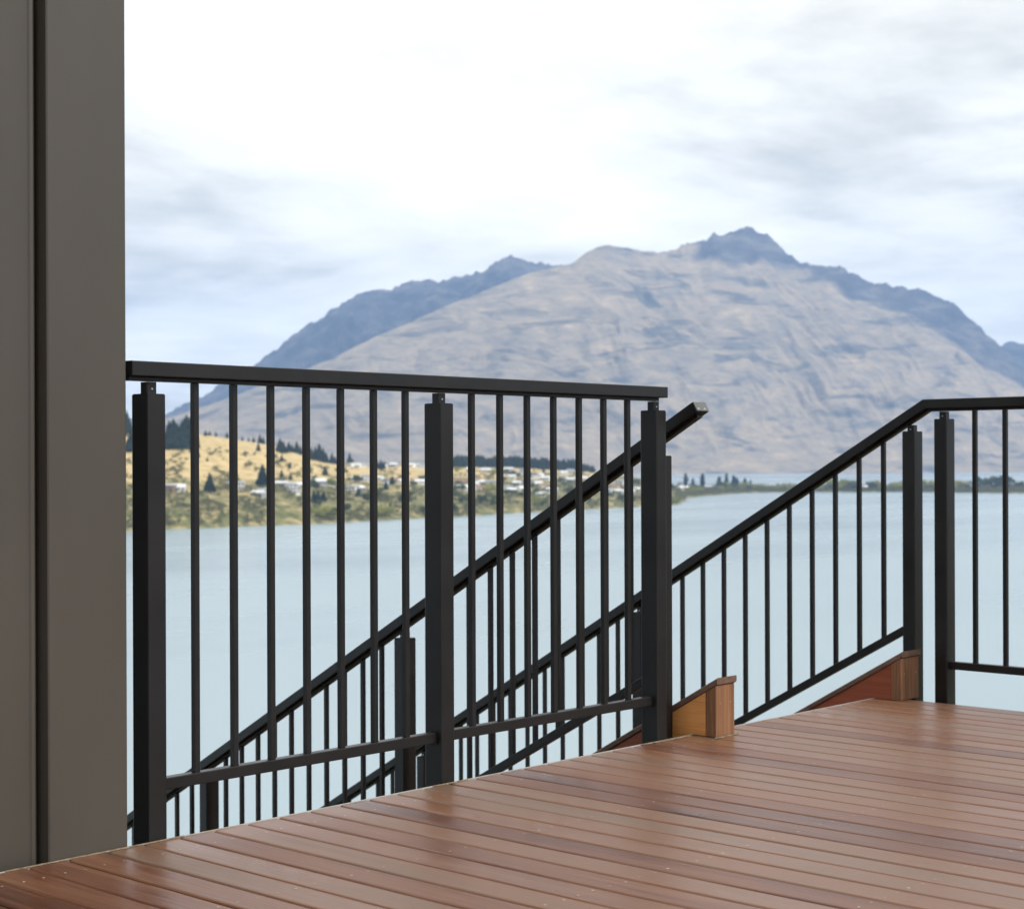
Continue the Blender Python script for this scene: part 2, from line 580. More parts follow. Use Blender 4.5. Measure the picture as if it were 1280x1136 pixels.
def mtn_build(rock_lo, tan_amt):
    def f(t, b):
        g = t.nodes.new('ShaderNodeNewGeometry')
        sep = t.nodes.new('ShaderNodeSeparateXYZ')
        t.links.new(g.outputs['Position'], sep.inputs[0])
        sn = t.nodes.new('ShaderNodeSeparateXYZ')
        t.links.new(g.outputs['Normal'], sn.inputs[0])
        v = world_coords(t, (1, 1, 2.2))
        n = noise(t, v, 0.0011, 7, 0.62, 0.4)
        n2 = noise(t, v, 0.0042, 7, 0.66, 0.3)
        n3 = noise(t, world_coords(t, (1, 1, 4.0)), 0.0024, 6, 0.62, 0.8)
        n4 = noise(t, world_coords(t, (1, 1, 3.0)), 0.011, 8, 0.7, 0.5)
        mixn = math_node(t, 'ADD', math_node(t, 'MULTIPLY', n2, 0.55), math_node(t, 'MULTIPLY', n4, 0.45))
        tus = ramp(t, mixn, [(0.33, (0.155, 0.145, 0.13)), (0.46, (0.275, 0.23, 0.165)), (0.56, (0.37, 0.295, 0.195)), (0.67, (0.54, 0.42, 0.265))])
        scrub = mix_rgb(t, ramp(t, n3, [(0.36, (0.8, 0.8, 0.8)), (0.47, (0, 0, 0))]).outputs[0], tus.outputs[0], (0.05, 0.058, 0.055))
        # bare rock along the crests
        at = t.nodes.new('ShaderNodeAttribute')
        at.attribute_name = 'bare_rock'
        r = math_node(t, 'ADD', at.outputs['Fac'], math_node(t, 'MULTIPLY', math_node(t, 'SUBTRACT', n2, 0.5), 0.9))
        rockc = ramp(t, n2, [(0.36, (0.02, 0.024, 0.032)), (0.5, (0.06, 0.062, 0.07)), (0.66, (0.15, 0.14, 0.125))])
        rm = ramp(t, r, [(0.25, (0, 0, 0)), (0.65, (rock_lo,) * 3)])
        t.links.new(mix_rgb(t, rm.outputs[0], scrub, rockc.outputs[0]), b.inputs['Base Color'])
        bump(t, b, mixn, 0.7, 60.0)
    return f


MAIN_SKY = [(-700, 560), (60, 548), (200, 525), (280, 500), (330, 480), (380, 463), (430, 441), (470, 421), (520, 400), (570, 378), (620, 358), (660, 342), (700, 333), (715, 330), (735, 315), (758, 306), (790, 311), (820, 316), (845, 313), (852, 307), (885, 302), (893, 291), (905, 295), (925, 286), (940, 284), (960, 293), (980, 312), (1000, 328), (1020, 332), (1050, 333), (1080, 348), (1100, 356), (1125, 360), (1150, 363), (1180, 375), (1190, 378), (1210, 395), (1235, 420), (1252, 433), (1290, 470), (1400, 520), (1800, 560)]
MAIN_FOOT = [(-700, 7600), (200, 7800), (700, 8300), (1000, 8750), (1280, 8900), (1800, 9100)]
MAIN_RIDGE = [(-700, 9200), (200, 9700), (430, 10200), (700, 11300), (758, 11500), (850, 11900), (940, 12200), (1050, 12000), (1190, 11600), (1290, 11200), (1800, 10800)]
mountain('main_mountain', 'broad tussock mountain with a rocky summit across the lake', MAIN_SKY, MAIN_FOOT, MAIN_RIDGE, -700, 1800, 2.0, 0.055, 4.2, 1.25, terrain_mat('tussock and rock', mtn_build(0.95, 1)), [(700, 0.12), (760, 0.2), (850, 0.75), (1000, 0.75), (1250, 0.7), (1300, 0.4)], 230,
         ((700, 1.1), (745, 1.02), (775, 1.0), (840, 0.99), (870, 0.92), (905, 0.83), (960, 0.81), (1000, 0.85), (1050, 0.85), (1120, 0.83), (1200, 0.74), (1260, 0.72), (1400, 0.9)))
LEFT_SKY = [(-900, 540), (100, 530), (200, 520), (260, 492), (320, 455), (345, 437), (380, 410), (400, 398), (430, 380), (460, 366), (480, 362), (500, 358), (515, 352), (545, 352), (575, 345), (605, 340), (620, 328), (640, 322), (660, 326), (695, 331), (760, 345), (860, 380), (1000, 420), (1400, 500)]
mountain('rear_mountain', 'dark blue craggy ridge behind the main mountain', LEFT_SKY, [(-900, 10700), (1400, 11100)], [(-900, 12600), (300, 13000), (700, 13400), (1400, 13800)], -900, 1400, 2.5, 0.22, 9.7, 0.9, terrain_mat('dark mountain rock', mtn_build(1.0, 0)), [(0, 0.9), (700, 0.9)], 120)
FAR_SKY = [(900, 540), (1150, 470), (1225, 440), (1262, 428), (1275, 430), (1300, 434), (1350, 425), (1420, 440), (1600, 470), (2300, 520)]
mountain('far_mountain', 'small hazy ridge at the foot of the main peak\'s right shoulder', FAR_SKY, [(900, 12200), (2300, 12000)], [(900, 14200), (2300, 13600)], 900, 2300, 4.0, 0.14, 2.2, 0.9, terrain_mat('far rock', mtn_build(1.0, 0)), [(0, 0.5), (1, 0.5)], 80)

# --- air between here and the mountains
M_HAZE = bpy.data.materials.new('haze')
M_HAZE.use_nodes = True
t = M_HAZE.node_tree
t.nodes.clear()
pv = N(t, 'ShaderNodeVolumePrincipled', Density=5.0e-5, Anisotropy=0.2)
pv.inputs['Color'].default_value = (0.42, 0.62, 1.0, 1)
ho = t.nodes.new('ShaderNodeOutputMaterial')
t.links.new(pv.outputs[0], ho.inputs['Volume'])
hz = box('haze', -17000, 17000, -17000, 17000, LAKE_Z - 30, 1790, M_HAZE)
tag(hz, 'pale blue haze over the lake and mountains', None, None, 'stuff')

# ------------------------------------------------------------------ deck
EDGE_Y = 3.2335            # outer edge of the deck
EDGE_X = 5.546             # right-hand edge of the deck
PITCH, BW = 0.0982, 0.0925
deck = empty('deck', (0, 0, 0))
tag(deck, 'red brown hardwood deck of narrow boards', None, None, 'structure')
prof = [(-BW / 2 + 0.0075, 0), (-BW / 2 + 0.003, -0.0010), (-BW / 2, -0.004), (-BW / 2, -0.024), (BW / 2, -0.024), (BW / 2, -0.004), (BW / 2 - 0.003, -0.0010), (BW / 2 - 0.0075, 0)]
proto = prism('deck_board', prof, [((0, -2.6, 0), (1, 0, 0), (0, 0, 1)), ((0, EDGE_Y - 0.004, 0), (1, 0, 0), (0, 0, 1))], M_DECK, deck)
first = 1.857 + PITCH / 2
ks = [k for k in range(-60, 60) if -2.2 < first + k * PITCH < EDGE_X - 0.02]
for i, k in enumerate(ks):
    o = proto if i == 0 else share(proto, deck, (0, 0, 0))
    x = first + k * PITCH
    o.location = (x, random.uniform(-0.0015, 0.0015), random.uniform(-0.0011, 0.0))
    o.rotation_euler = (0, random.uniform(-0.004, 0.004), random.uniform(-0.0004, 0.0004))
last = first + ks[-1] * PITCH + BW / 2
LX0 = first + ks[0] * PITCH
box('edge_strip', LX0, EDGE_X, EDGE_Y - 0.0035, EDGE_Y, -0.03, 0.0015, M_TRIM, deck, 0.0008)
box('edge_fascia', LX0, EDGE_X - .01, EDGE_Y - 0.03, EDGE_Y - 0.0055, -0.22, -0.0255, M_RED, deck)
box('side_fascia', EDGE_X - 0.028, EDGE_X - 0.004, -2.6, EDGE_Y - .035, -0.22, -0.0255, M_RED, deck)
for i, y in enumerate(3.104 - 0.461 * np.arange(12)):
    box('joist', LX0, EDGE_X - 0.035, y, y + 0.045, -0.2, -0.0255, M_FRAME, deck)
for x in (-1.8, 0.4, 2.6, 5.2):
    box('deck_pile', x, x + 0.125, 2.6, 2.725, -3.2, -0.201, M_FRAME, deck, 0.004)
# fixing screws: pairs of small heads over every joist line near the edge
sb = bmesh.new()
for k in ks:
    if first + k * PITCH < 1.2:
        continue
    for y in (3.126, 2.665, 2.204, 1.743):
        for s in (-0.024, 0.024):
            mtx = Matrix.Translation((first + k * PITCH + s + random.uniform(-.003, .003), y + random.uniform(-.004, .004), 0.0002))
            bmesh.ops.create_circle(sb, cap_ends=True, radius=0.0032, segments=8, matrix=mtx)
me = bpy.data.meshes.new('deck_screws')
sb.to_mesh(me)
sb.free()
M_PLUG, t, b = mat('screw head')
t.links.new(ramp(t, noise(t, world_coords(t), 14, 3), [(0.35, (0.25, 0.16, 0.11)), (0.6, (0.55, 0.45, 0.36))]).outputs[0], b.inputs['Base Color'])
b.inputs['Roughness'].default_value = 0.5
me.materials.append(M_PLUG)
so = bpy.data.objects.new('deck_screws', me)
col.objects.link(so)
so.parent = deck
tag(so, kind='stuff')

# ------------------------------------------------------------------ house corner
HX = 2.213                 # end of the wall
WY = 3.2375
house = empty('house', (HX, WY + 2, -2.6))
tag(house, 'bronze grey metal-clad house wall standing at the end of the railing', 'house')


def hbox(name, *a, parent=None, **k):
    o = box(name, *a, **k)
    p = parent or house
    o.parent = p
    o.matrix_parent_inverse = Matrix.Translation(-Vector(house.location))
    return o


core = hbox('wall', -7.0, HX - 0.012, WY + 0.062, WY + 0.34, -3.2, 2.75, M_WALL)
hbox('rear_wall', -7.0, -2.4, WY + 0.341, WY + 6.5, -3.2, 2.75, M_WALL)
# corner flashing: a proud folded sheet
fl = [(2.0105, WY + 0.0615), (2.0105, WY + 0.003), (2.0135, WY), (HX - 0.003, WY), (HX, WY + 0.003), (HX, WY + 0.34), (HX - 0.011, WY + 0.34), (HX - 0.011, WY + 0.062)]
cp = prism('corner_flashing', fl, [((0, 0, -3.0), (1, 0, 0), (0, 1, 0)), ((0, 0, 2.72), (1, 0, 0), (0, 1, 0))], M_WALL)
cp.parent = house
cp.matrix_parent_inverse = Matrix.Translation(-Vector(house.location))
# wide trays with a folded edge next to the flashing
W = 0.405
for i in range(20):
    xr = 2.0035 - i * (W + 0.02)
    xl = xr - W
    pf = [(xl, WY + 0.0615), (xl, WY + 0.038), (xl + 0.004, WY + 0.034), (xr - 0.020, WY + 0.034), (xr - 0.016, WY + 0.030), (xr - 0.009, WY + 0.029), (xr - 0.004, WY + 0.033), (xr, WY + 0.041), (xr, WY + 0.0615)]
    pn = prism('cladding_panel', pf, [((0, 0, -3.0), (1, 0, 0), (0, 1, 0)), ((0, 0, 2.72), (1, 0, 0), (0, 1, 0))], M_WALL)
    pn.parent = house
    pn.matrix_parent_inverse = Matrix.Translation(-Vector(house.location))
hbox('roof', -7.4, -2.2, WY + 0.36, WY + 6.8, 2.752, 2.93, M_WALL, r=0.01)
hbox('wall_capping', -7.0, HX + 0.02, WY - 0.02, WY + 0.36, 2.751, 2.78, M_WALL, r=0.004)


def screw_head(name, p, nrm, r, parent, material=None):
    nrm = Vector(nrm).normalized()
    q = nrm.to_track_quat('Z', 'Y').to_matrix().to_4x4()
    bm = bmesh.new()
    bmesh.ops.create_cone(bm, cap_ends=True, segments=10, radius1=r, radius2=r * 0.6, depth=r * 0.6, matrix=Matrix.Translation(Vector(p) + nrm * r * 0.28) @ q)
    me = bpy.data.meshes.new(name)
    bm.to_mesh(me)
    bm.free()
    me.materials.append(material or M_SCREW)
    o = bpy.data.objects.new(name, me)
    col.objects.link(o)
    o.parent = parent
    return o


for z in (1.776, 0.9, -0.02):
    s = screw_head('screw', (2.0105, WY + 0.018, z), (-1, 0, 0), 0.0034, cp, M_WALL if z < 1 else M_SCREW)
    s.matrix_parent_inverse = Matrix.Translation(-Vector(house.location))
s = screw_head('screw', (2.0775, WY, 1.703), (0, -1, 0), 0.0016, cp)
s.matrix_parent_inverse = Matrix.Translation(-Vector(house.location))

# ------------------------------------------------------------------ balustrades
PD, PW = 0.064, 0.050       # post: depth across the railing, width along it
RAIL_P = rounded(0.066, 0.0345, 0.0025)
LIP_P = rounded(0.028, 0.010, 0.0015)
BAL = 0.016
BAL_P = rounded(BAL, BAL, 0.0016, 1)
POST_AX = rounded(PW, PD, 0.0035, 2)     # long side along Y
POST_AY = rounded(PD, PW, 0.0035, 2)
SPIG = rounded(0.027, 0.027, 0.002, 1)
BR_P = rounded(0.026, 0.028, 0.002)


def vert(name, profile, x, y, z0, z1, parent, material=M_BLACK):
    return prism(name, profile, [((x, y, z0), (1, 0, 0), (0, 1, 0)), ((x, y, z1), (1, 0, 0), (0, 1, 0))], material, parent)


def make_post(parent, x, y, z0, z1, zr, axis, screw=True):
    p = vert('post', POST_AX if axis == 'x' else POST_AY, x, y, z0, z1, parent)
    s = vert('spigot', SPIG, x, y, z1 - 0.01, zr, p)
    cap_prof = rounded(PW - 0.003, PD - 0.003, 0.003, 2) if axis == 'x' else rounded(PD - 0.003, PW - 0.003, 0.003, 2)
    vert('post_cap', cap_prof, x, y, z1 - 0.002, z1 + 0.0022, p)
    if screw:
        nn_ = (0, -1, 0) if axis == 'x' else (-1, 0, 0)
        c = Vector((x, y, zr - 0.016)) + Vector(nn_) * 0.0135
        screw_head('screw', c, nn_, 0.0028, s)
    return p


# --- the level railing along the deck edge
PY = WY + PD / 2            # centre line of the posts
A = empty('balustrade', (0, 0, 0))
tag(A, 'black metal balustrade along the deck edge, from the house wall to the stair top', 'railing')
ZT = 1.098
rail_y = WY - 0.004 + 0.033
AXL, AXR = 2.2265, 4.2055
hr = prism('handrail', RAIL_P, [((AXL, rail_y, ZT - 0.01725), (0, 1, 0), (0, 0, 1)), ((AXR, rail_y, ZT - 0.01725), (0, 1, 0), (0, 0, 1))], M_BLACK, A)
prism('rail_insert', LIP_P, [((AXL + 0.004, rail_y, ZT - 0.0395), (0, 1, 0), (0, 0, 1)), ((AXR - 0.02, rail_y, ZT - 0.0395), (0, 1, 0), (0, 0, 1))], M_BLACK, hr)
screw_head('screw', (AXL, rail_y + 0.012, ZT - 0.022), (-1, 0, 0), 0.003, hr)
posts = [2.295, 3.236, 4.1775]
for x in posts:
    make_post(A, x, PY, -0.45, 1.0225, ZT - 0.046, 'x')
for a, b_ in ((posts[0], posts[1]), (posts[1], posts[2])):
    br = prism('bottom_rail', BR_P, [((a + PW / 2 - .001, PY, 0.122), (0, 1, 0), (0, 0, 1)), ((b_ - PW / 2 + .001, PY, 0.122), (0, 1, 0), (0, 0, 1))], M_BLACK, A)
    # small fixing bracket where the rail meets the next post
    prism('bracket', rounded(0.030, 0.034, 0.002, 1), [((b_ - PW / 2 - 0.003, PY, 0.121), (0, 1, 0), (0, 0, 1)), ((b_ - PW / 2, PY, 0.121), (0, 1, 0), (0, 0, 1))], M_BLACK, br)
bproto = None
for x0 in (2.425, 3.363):
    for k in range(7):
        x = x0 + k * 0.1142
        if bproto is None:
            bproto = vert('baluster', BAL_P, 0, 0, 0.131, ZT - 0.045, A)
            o = bproto
        else:
            o = share(bproto, A, (0, 0, 0))
        o.location = (x, PY, 0)

# --- stair geometry: both flights of rail fall outwards (+Y)
GRAD_B, GRAD_D = 0.5595, 0.579


def sloped(name, profile, x, y0, y1, zfun, parent, cut='perp', material=M_BLACK, grad=0.56):
    """bar along the stair slope; cut 'perp' square ends or 'vert' plumb ends. zfun gives the centre height."""
    rings = []
    d = Vector((0, 1, -grad)).normalized()
    up = Vector((0, grad, 1)).normalized()
    for y, c in ((y0, cut[0]), (y1, cut[-1])):
        if c == 'v':
            rings.append(((x, y, zfun(y)), (1, 0, 0), Vector((0, 0, 1)) * math.sqrt(1 + grad * grad)))
        else:
            rings.append(((x, y, zfun(y)), (1, 0, 0), up))
    return prism(name, profile, rings, material, parent)


SEC = lambda g: math.sqrt(1 + g * g)
# left stair rail
B = empty('stair_balustrade', (4.287, 3.33, 0))
B.location = (0, 0, 0)
tag(B, 'black sloping stair railing whose cut-off top end sticks out past the end post', 'railing')
BX = 4.2555 + PD / 2
zB = lambda y: 1.06 - GRAD_B * (y - 3.16)                  # top of the left handrail
hrB = sloped('handrail', RAIL_P, BX, 3.168, 7.05, lambda y: zB(y) - 0.01725 * SEC(GRAD_B), B, 'pp', grad=GRAD_B)
sloped('rail_insert', LIP_P, BX, 3.172, 7.04, lambda y: zB(y) - 0.0395 * SEC(GRAD_B), hrB, 'pp', grad=GRAD_B)
ndir = Vector((0, -1, GRAD_B)).normalized()
cen = Vector((BX, 3.168, zB(3.168) - 0.01725 * SEC(GRAD_B)))
upB = Vector((0, GRAD_B, 1)).normalized()
M_CAP_SKYLIT = powder('end cap greyed for skylight', (0.10, 0.105, 0.105), 0.35)  # grey paints in the skylight falling on the rail's up-facing cut end
prism('end_cap', rounded(0.062, 0.031, 0.003), [(cen + ndir * 0.0003, (1, 0, 0), upB), (cen + ndir * 0.003, (1, 0, 0), upB)], M_CAP_SKYLIT, hrB)
for s in (-0.019, 0.012):
    screw_head('screw', cen + ndir * 0.003 + Vector((s, 0, 0)) - upB * 0.009, ndir, 0.0034, hrB)
bposts = [3.33, 4.512, 5.69, 6.87]
for y in bposts:
    make_post(B, BX, y, zB(y) - 1.28, zB(y) - 0.083, zB(y) - 0.050 * SEC(GRAD_B), 'y')
zBb = lambda y: 0.168 - 0.556 * (y - 3.407)                # top of the left bottom rail
for a, b_ in zip(bposts[:-1], bposts[1:]):
    sloped('bottom_rail', BR_P, BX, a + PW / 2 - .001, b_ - PW / 2 + .001, lambda y: zBb(y) - 0.014 * SEC(.556), B, 'vv', grad=0.556)
sp = None


def stair_baluster(parent, proto, x, y, ztop, zbot):
    L = ztop - zbot
    if proto is None:
        proto = vert('baluster', BAL_P, 0, 0, 0, L, parent)
        o = proto
    else:
        o = share(proto, parent, (0, 0, 0))
        o.scale.z = L / proto['len']
    if 'len' not in o:
        o['len'] = L
    o.location = (x, y, zbot)
    return proto


for y0, n in ((3.451, 10), (4.637, 10), (5.808, 10)):
    for k in range(n):
        y = y0 + k * 0.1045
        sp = stair_baluster(B, sp, BX, y, zB(y) - 0.043 * SEC(GRAD_B), zBb(y) - 0.012)

# right stair rail, kinked and running on level along the deck's side
D = empty('stair_balustrade', (0, 0, 0))
tag(D, 'black railing with a kinked handrail, sloping beside the stair then level along the deck side', 'railing')
DX = 5.55 + PD / 2
KY = 3.100
ZD = 1.089
zD = lambda y: ZD - GRAD_D * (y - KY)
half = math.atan(GRAD_D) / 2
kup = Vector((0, math.sin(half), math.cos(half))) / math.cos(half)


def kinked(name, profile, off, y_end, y_start, parent):
    upD = Vector((0, GRAD_D, 1)).normalized()
    k = Vector((DX, KY, ZD)) - kup * off
    e = Vector((DX, y_end, zD(y_end))) - upD * off
    s = Vector((DX, y_start, ZD)) - Vector((0, 0, 1)) * off
    return prism(name, profile, [(s, (1, 0, 0), (0, 0, 1)), (k, (1, 0, 0), kup), (e, (1, 0, 0), upD)], M_BLACK, parent)


hrD = kinked('handrail', RAIL_P, 0.01725, 7.05, -1.2, D)
kinked('rail_insert', LIP_P, 0.0395, 7.04, -1.19, hrD)
dposts = [3.16, 4.436, 5.74, 6.95]
for y in dposts:
    make_post(D, DX, y, zD(y) - 1.40, zD(y) - 0.083, zD(y) - 0.050 * SEC(GRAD_D), 'y')
cposts = [3.03, 2.09, 1.15, 0.21, -0.73]
for y in cposts:
    make_post(D, DX, y, -0.45, 1.0145, ZD - 0.046, 'y')
zDb = lambda y: 0.252 - 0.557 * (y - 3.2)
for a, b_ in zip(dposts[:-1], dposts[1:]):
    sloped('bottom_rail', BR_P, DX, a + PW / 2 - .001, b_ - PW / 2 + .001, lambda y: zDb(y) - 0.014 * SEC(.557), D, 'vv', grad=0.557)
for a, b_ in zip(cposts[:-1], cposts[1:]):
    prism('bottom_rail', BR_P, [((DX, a - PW / 2 + .001, 0.1245), (1, 0, 0), (0, 0, 1)), ((DX, b_ + PW / 2 - .001, 0.1245), (1, 0, 0), (0, 0, 1))], M_BLACK, D)
sp = None
for y0, n in ((3.281, 11), (4.563, 11), (5.86, 10)):
    for k in range(n):
        y = y0 + k * 0.1043
        sp = stair_baluster(D, sp, DX, y, zD(y) - 0.043 * SEC(GRAD_D), zDb(y) - 0.012)
for a in cposts[:-1]:
    for k in range(7):
        y = a - 0.121 - k * 0.1165
        stair_baluster(D, sp, DX, y, ZD - 0.045, 0.132)

# ------------------------------------------------------------------ staircase
stair = empty('staircase', (0, 0, 0))
tag(stair, 'timber stair dropping from the deck, with capped stringers ending in blocks on the boards', 'staircase')


def stringer(x0, x1, yf, ztop, grad, face, name_lab):
    """a boxed-in stringer: pentagon in the YZ plane given thickness in X, with a cap and an end block."""
    yb = yf + 0.040
    ye = 7.0
    zt = lambda y: ztop - 0.018 - grad * (y - yf)
    P = [(yb, 0.0012), (yb, zt(yb)), (ye, zt(ye)), (ye, zt(ye) - 0.33), (EDGE_Y + 0.20, zt(EDGE_Y + .20) - 0.36), (EDGE_Y + 0.004, -0.23), (EDGE_Y + 0.004, 0.0012)]
    V = [(x0, y, z) for y, z in P] + [(x1, y, z) for y, z in P]
    n = len(P)
    F = [tuple(range(n)), tuple(range(2 * n - 1, n - 1, -1))] + [(i, i + n, (i + 1) % n + n, (i + 1) % n) for i in range(n)]
    s = fix_normals(mesh_obj('stringer', V, F, face, stair))
    tag(s, name_lab)
    # cap board along the top, flush with the block's face
    up = Vector((0, 0, 1)) * SEC(grad)
    pr = rounded(x1 - x0 + 0.012, 0.018, 0.003, 1)
    cx = (x0 + x1) / 2
    hc_ = 0.009 * SEC(grad)
    prism('capping', pr, [((cx, yf - 0.006, zt(yf - 0.006) + hc_ + .0006), (1, 0, 0), up), ((cx, ye, zt(ye) + hc_ + .0006), (1, 0, 0), up)], M_CAPWOOD, s)
    y2 = yb - 0.001
    Vb = [(x, y, z) for x in (x0 - 0.004, x1 + 0.002) for y, z in ((yf, 0.001), (y2, 0.001), (y2, zt(y2) - .0004), (yf, zt(yf) - .0004))]
    bl = mesh_obj('end_block', Vb, [(0, 1, 2, 3), (7, 6, 5, 4), (0, 4, 5, 1), (1, 5, 6, 2), (2, 6, 7, 3), (3, 7, 4, 0)], M_WEATHER, s)
    fix_normals(bl)
    bmb = bmesh.new()
    bmb.from_mesh(bl.data)
    bmesh.ops.bevel(bmb, geom=list(bmb.edges), offset=0.002, segments=2, profile=0.5, affect='EDGES')
    bmb.to_mesh(bl.data)
    bmb.free()
    for zz in (zt(yb) - 0.035,):
        for xx in (x0 + 0.02, x1 - 0.02):
            screw_head('screw', (xx, yf, zz), (0, -1, 0), 0.0022, bl, M_PLUG)
    return s


sl = stringer(4.3245, 4.418, 3.137, 0.181, 0.575, M_RED, 'red stained face')
zl = lambda y: 0.163 - 0.575 * (y - 3.137) - 0.001
PP = [(3.178, 0.0016), (3.178, zl(3.178)), (3.345, zl(3.345)), (3.345, -0.10), (EDGE_Y + 0.003, -0.10), (EDGE_Y + 0.003, 0.0016)]
Vp = [(4.3215, y, z) for y, z in PP] + [(4.3243, y, z) for y, z in PP]
tag(fix_normals(mesh_obj('plywood_panel', Vp, [tuple(range(6)), tuple(range(11, 5, -1))] + [(i, i + 6, (i + 1) % 6 + 6, (i + 1) % 6) for i in range(6)], M_TAN, sl)), 'raw tan plywood panel')
stringer(5.425, 5.546, 3.118, 0.172, 0.577, M_RED, 'red stained face')
zn = lambda y: -0.02 - 0.57 * (y - 3.25)
for i in range(11):
    y = 3.262 + i * 0.315
    z = -0.17 - i * 0.18
    if z < -2.2:
        break
    box('tread', 4.4185, 5.4245, y, y + 0.29, z - 0.032, z, M_DECK, stair, 0.003)
    box('riser', 4.4185, 5.4245, y + 0.005 - 0.02, y - 0.001, z + 0.001, z + 0.142, M_RED, stair)

# sawdust swept against the foot of the railing and stair
def dust(x0, x1, yfun, w, n=70):
    V, F = [], []
    for i in range(n):
        u = i / (n - 1)
        x = x0 + (x1 - x0) * u
        ww = w * (0.45 + 0.55 * random.random()) * math.sin(math.pi * min(max(u, 0.03), 0.97)) ** 0.3
        y = yfun(x)
        V += [(x, y, 0.0022), (x, y - ww * 0.5, 0.0034), (x, y - ww, 0.0005)]
    for i in range(n - 1):
        for j in range(2):
            a = i * 3 + j
            F.append((a, a + 1, a + 4, a + 3))
    return mesh_obj('sawdust', V, F, M_DUST)


def base_line(x):
    return EDGE_Y - 0.004 if x < 4.30 else 3.135


d1 = dust(4.06, 4.43, base_line, 0.018, 90)
tag(d1, 'fine tan sawdust swept along the stair stringer and end post', None, None, 'stuff')
d2 = dust(1.9, 2.36, lambda x: EDGE_Y - 0.004, 0.006, 80)
tag(d2, 'thin line of tan dust under the house wall', None, None, 'stuff')
d3 = dust(3.17, 3.30, lambda x: EDGE_Y - 0.004, 0.010, 40)
tag(d3, 'small streak of tan dust at the foot of the middle post', None, None, 'stuff')

# ------------------------------------------------------------------ trees, houses and scrub across the lake
def leaf_mat(name, lo, hi):
    m, t, b = mat(name)
    info = t.nodes.new('ShaderNodeObjectInfo')
    n = noise(t, world_coords(t), 0.35, 3, 0.6)
    f = math_node(t, 'ADD', math_node(t, 'MULTIPLY', n, 0.8), math_node(t, 'MULTIPLY', math_node(t, 'SUBTRACT', info.outputs['Random'], .5), 0.35))
    t.links.new(ramp(t, f, [(0.2, lo), (0.65, hi)]).outputs[0], b.inputs['Base Color'])
    b.inputs['Roughness'].default_value = 0.8
    b.inputs['Specular IOR Level'].default_value = 0.2
    return m


M_PINE = leaf_mat('dark conifer needles', (0.018, 0.036, 0.026), (0.045, 0.07, 0.042))
M_LEAF = leaf_mat('broad leaves', (0.06, 0.085, 0.03), (0.16, 0.18, 0.06))
M_WILLOW = leaf_mat('yellow green leaves', (0.22, 0.25, 0.07), (0.46, 0.43, 0.13))
M_SCRUB = leaf_mat('olive scrub', (0.06, 0.08, 0.035), (0.24, 0.23, 0.11))
M_BARK, t, b = mat('bark')
t.links.new(ramp(t, noise(t, world_coords(t), 3, 3), [(0.3, (0.06, 0.045, 0.03)), (0.7, (0.12, 0.09, 0.06))]).outputs[0], b.inputs['Base Color'])


def leaves(pts, sizes):
    """a small crossed pair of triangles at every point."""
    n = len(pts)
    V = np.zeros((n, 6, 3))
    a = RNG.uniform(0, 2 * np.pi, n)
    tilt = RNG.uniform(-0.7, 0.7, n)
    for q in range(2):
        ang = a + q * np.pi / 2
        d = np.stack([np.cos(ang), np.sin(ang), np.sin(tilt + q)], 1)
        u = np.stack([-np.sin(ang) * 0.3, np.cos(ang) * 0.3, np.ones(n)], 1)
        V[:, q * 3 + 0] = pts - d * sizes[:, None]
        V[:, q * 3 + 1] = pts + d * sizes[:, None]
        V[:, q * 3 + 2] = pts + u * sizes[:, None] * 1.5 - d * 0.2 * sizes[:, None]
    F = np.arange(n * 6).reshape(-1, 3)
    return V.reshape(-1, 3), F


def crown_points(kind, n):
    if kind == 'pine':
        h = 1 - np.sqrt(RNG.uniform(0, 1, n)) * 0.93
        tier = 0.8 + 0.3 * np.abs(np.sin(h * 23))
        r = (1 - h) * 0.27 * tier * np.sqrt(RNG.uniform(0.25, 1, n)) + 0.01
        a = RNG.uniform(0, 6.283, n)
        return np.stack([r * np.cos(a), r * np.sin(a), h + 0.0 * r], 1), 0.035 + 0.05 * (1 - h)
    if kind == 'poplar':
        h = RNG.uniform(0.10, 1, n)
        a = RNG.uniform(0, 6.283, n)
        lump = 0.65 + 0.5 * np.abs(np.sin(h * 9 + 2 * a)) * np.abs(np.cos(h * 5 - a))
        r = 0.16 * lump * np.sin(np.clip((h - 0.04) / 0.98, 0, 1) * np.pi) ** 0.7 * (1.25 - 0.6 * h) * np.sqrt(RNG.uniform(0.2, 1, n))
        return np.stack([r * np.cos(a), r * np.sin(a), h], 1), np.full(n, 0.045)
    c = RNG.normal(size=(9, 3)) * [0.27, 0.27, 0.14] + [0, 0, 0.6]
    c[0] = (0, 0, 0.72)
    k = RNG.integers(0, 9, n)
    p = RNG.normal(size=(n, 3))
    p /= np.linalg.norm(p, axis=1)[:, None]
    return c[k] + p * (RNG.uniform(0.45, 1, n) ** 0.5)[:, None] * np.array([0.24, 0.24, 0.2]), np.full(n, 0.06)


def tree_proto(name, kind, material, n):
    root = empty(name)
    p, s = crown_points(kind, n)
    Vv, Ff = leaves(p, s * RNG.uniform(0.7, 1.3, n))
    np_mesh('crown', Vv, Ff, material, root, smooth=False)
    rings = [((0, 0, -0.08), (1, 0, 0), (0, 1, 0)), ((0.01, 0, 0.35), (0.75, 0, 0), (0, 0.75, 0)), ((0, 0.01, 0.8 if kind != 'broad' else 0.6), (0.25, 0, 0), (0, 0.25, 0))]
    prism('trunk', [(0.025 * math.cos(q * 1.047), 0.025 * math.sin(q * 1.047)) for q in range(6)], rings, M_BARK, root)
    return root


